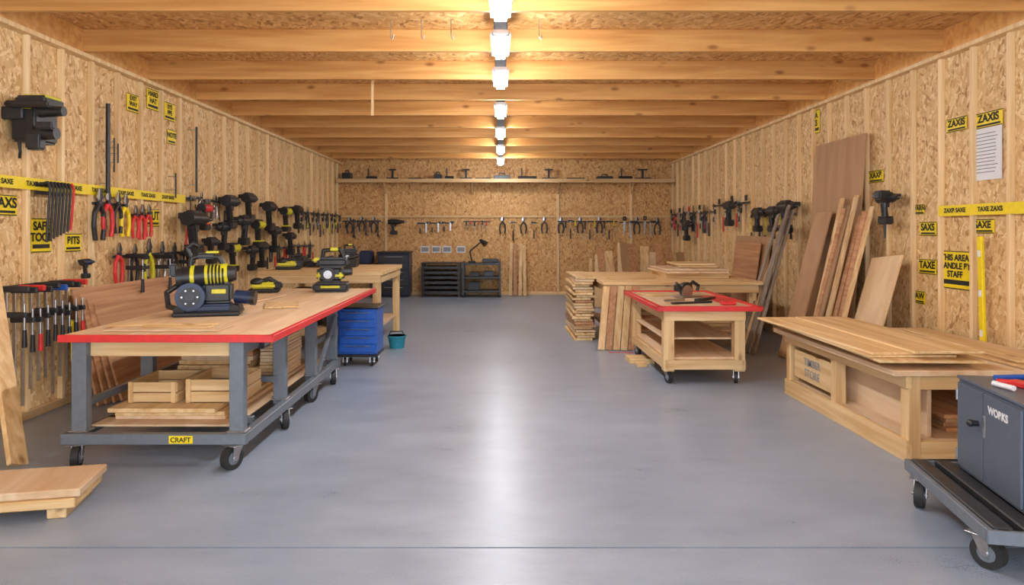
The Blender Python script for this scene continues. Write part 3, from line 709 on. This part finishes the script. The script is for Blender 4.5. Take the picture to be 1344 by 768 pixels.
# ---------------------------------------------------------------- back wall furniture
b = B('steel_drawer_cabinet')
b.bx(-2.95, -2.2, 16.4, 17.0, .05, 1.05, 'navy', .01); b.bx(-2.97, -2.18, 16.38, 17.0, 1.05, 1.1, 'black', .01)
for k in range(5): z = .1+k*.185; b.bx(-2.92, -2.23, 16.385, 16.4, z, z+.17, 'dark', .006); b.bx(-2.8, -2.35, 16.365, 16.385, z+.13, z+.145, 'steel')
b.bx(-2.93, -2.22, 16.45, 16.95, 0, .05, 'black'); b.done()
b = B('slatted_steel_rack')
for x in (-1.88, -1.0):
    for y in (16.47, 16.96): b.bx(x-.025, x+.025, y-.025, y+.025, 0, .82, 'black')
b.bx(-1.92, -.96, 16.44, 16.99, .8, .83, 'black')
for k in range(6):
    z = .08+k*.12; b.bx(-1.86, -1.02, 16.48, 16.95, z, z+.02, 'dark'); b.bx(-1.86, -1.02, 16.45, 16.47, z, z+.055, 'dark')
    b.bx(-1.8, -1.08, 16.5, 16.9, z+.021, z+.07, 'black', .01)
b.done()
b = B('utility_cart')
for x in (-.9, -.02):
    for y in (16.4, 16.95): b.bx(x-.025, x+.025, y-.025, y+.025, .05, .85, 'dark'); b.sph((x, y, .035), .035, 'rubber')
for z in (.12, .45, .78): b.bx(-.92, 0, 16.38, 16.97, z, z+.04, 'dark')
b.bx(-.8, -.5, 16.5, 16.8, .16, .36, 'black', .02); b.bx(-.42, -.15, 16.5, 16.8, .49, .62, 'dark', .02); b.bx(-.75, -.5, 16.5, 16.8, .49, .6, 'black', .02)
b.box((-.25, 16.7, .87), (.4, .3, .1), 'black', bev=.02); b.done()
b = B('bench_lamp'); b.cyl((-.7, 16.7, .82), (-.7, 16.7, .86), .09, 'black'); b.tube([(-.7, 16.7, .84), (-.75, 16.7, 1.1), (-.45, 16.68, 1.35)], .018, 'black'); b.cyl((-.5, 16.68, 1.38), (-.36, 16.62, 1.27), .035, 'black', .08)
b.done()
b = B('leaning_long_boards')
for k in range(4): leany(b, .2+k*.12, .28+k*.12, 16.72, 16.97, 1.3-R(0, .15), .03, random.choice(['pineZ', 'brown']), R(-.03, .03))
b.done()
b = B('machine_bench')
b.bx(-3.98, -3.02, 16.2, 16.95, .75, .8, 'dark', .01)
for x in (-3.92, -3.08):
    for y in (16.28, 16.88): b.bx(x-.03, x+.03, y-.03, y+.03, 0, .75, 'dark')
b.bx(-3.9, -3.5, 16.4, 16.8, .8, 1.05, 'black', .03); b.bx(-3.4, -3.1, 16.4, 16.8, .8, 1.12, 'navy', .03); b.cyl((-3.7, 16.38, .93), (-3.7, 16.3, .93), .08, 'dark'); b.done()
b = B('pinned_photos')
for x in (-2.0, -1.72, -1.45, -1.1): b.bx(x, x+.22, YB-.008, YB-.002, 1.05, 1.22, 'white', 0); b.bx(x+.02, x+.2, YB-.01, YB-.008, 1.08, 1.19, 'inkgrey', 0)
b.done()

# ---------------------------------------------------------------- signs
def sign(name, f, side, u, v, w, h, lines, n=-.045, tsize=None, col='yellow', tcol='ink'):
    rz = {'L': math.pi/2, 'R': -math.pi/2, 'B': 0}[side]
    b = B(name); b.box((0, .003, 0), (w, .005, h), col, bev=0)
    if col == 'yellow':
        e = .006
        if lines:
            for zz in (-h/2+e, h/2-e): b.box((0, -.0005, zz), (w-.004, .002, .008), 'ink', bev=0)
            b.box((0, -.0005, -h*.32), (w*.85, .002, h*.12), 'ink', bev=0)
    o = b.done(f(u, v, n+.008), (0, 0, rz))
    k = len(lines)
    for i, s in enumerate(lines):
        ts = tsize or min(h*.68/k, w/(len(s)*.6))
        text(o, s, ts, (0, -.003, h*.1+(k-1)*ts*.48-i*ts*.96), (math.pi/2, 0, 0), tcol, ts*.035)
    return o
for (u, v, w, h, tx) in ((5.55, 1.81, .3, .17, ['ZAXS']), (6.0, 1.56, .26, .3, ['SAFE', 'TOOL']), (6.45, 1.49, .24, .17, ['BITS']), (7.5, 3.0, .24, .2, ['EXIT', 'WAY']),
                         (7.93, 3.12, .26, .24, ['HARD', 'HAT']), (8.33, 3.05, .26, .22, ['EYE', 'PPE']), (8.38, 2.75, .2, .18, ['NOTE']), (7.93, 1.75, .3, .2, ['CUT'])):
    sign('warning_sign', fL, 'L', u, v, w, h, tx)
for (u, v, w, h, tx) in ((6.42, 2.6, .28, .13, ['ZAXIS']), (6.0, 2.58, .34, .14, ['ZAXIS']), (9.3, 3.08, .24, .32, ['ZA', 'XS']), (7.8, 2.22, .3, .14, ['XAXB']),
                         (7.0, 1.82, .18, .1, ['WARN']), (6.85, 1.62, .26, .14, ['SAXS']), (6.07, 1.64, .28, .13, ['SAXE']), (6.86, 1.24, .28, .15, ['TAXE']),
                         (6.44, 1.23, .46, .36, ['THIS AREA', 'HANDLE BY', 'STAFF']), (7.0, .92, .2, .13, ['SAW'])):
    sign('warning_sign', fR, 'R', u, v, w, h, tx)
def tape(name, f, side, u0, u1, v, n=.003):
    o = sign(name, f, side, (u0+u1)/2, v, u1-u0, .1, [], n=n-.005)
    k = int((u1-u0)/.46)
    for i in range(k):
        text(o, 'TAXE ZAXS' if i % 2 else 'ZAXB SAXE', .058, (-(u1-u0)/2+.24+i*.46, -.003, .0), (math.pi/2, 0, 0), 'ink', .002)
tape('caution_tape', fL, 'L', 5.2, 8.65, 2.0); tape('caution_tape', fR, 'R', 5.3, 6.62, 1.79)
o = sign('notice_sheet', fR, 'R', 6.02, 2.28, .36, .46, [], col='white')
b = B('print_lines')
for k in range(12): b.box((R(-.02, 0), -.002, .18-k*.031), (.28-R(0, .06), .001, .008), 'inkgrey', bev=0)
p = b.done(); p.parent = o
b = B('tape_measure_strip'); wbox(b, fL, 6.12, .62, .16, .035, .36, .008, 'yellow'); b.cyl(fL(6.12, .8, -.04), fL(6.12, .8, .18), .006, 'steel'); b.done()

# ---------------------------------------------------------------- world / light / camera
w = bpy.data.worlds.new('daylight'); S.world = w; w.use_nodes = True
bg = w.node_tree.nodes['Background']; bg.inputs['Color'].default_value = (.84, .92, 1, 1); bg.inputs['Strength'].default_value = 4.4
cam = bpy.data.cameras.new('camera'); co = bpy.data.objects.new('camera', cam); S.collection.objects.link(co)
co.location = (0, 0, 1.6); co.rotation_euler = (math.pi/2, 0, 0)
cam.sensor_width = 36; cam.lens = 24; cam.shift_x = 15/1344; cam.shift_y = -81/1344; cam.clip_start = .05
S.camera = co
S.view_settings.view_transform = 'Standard'
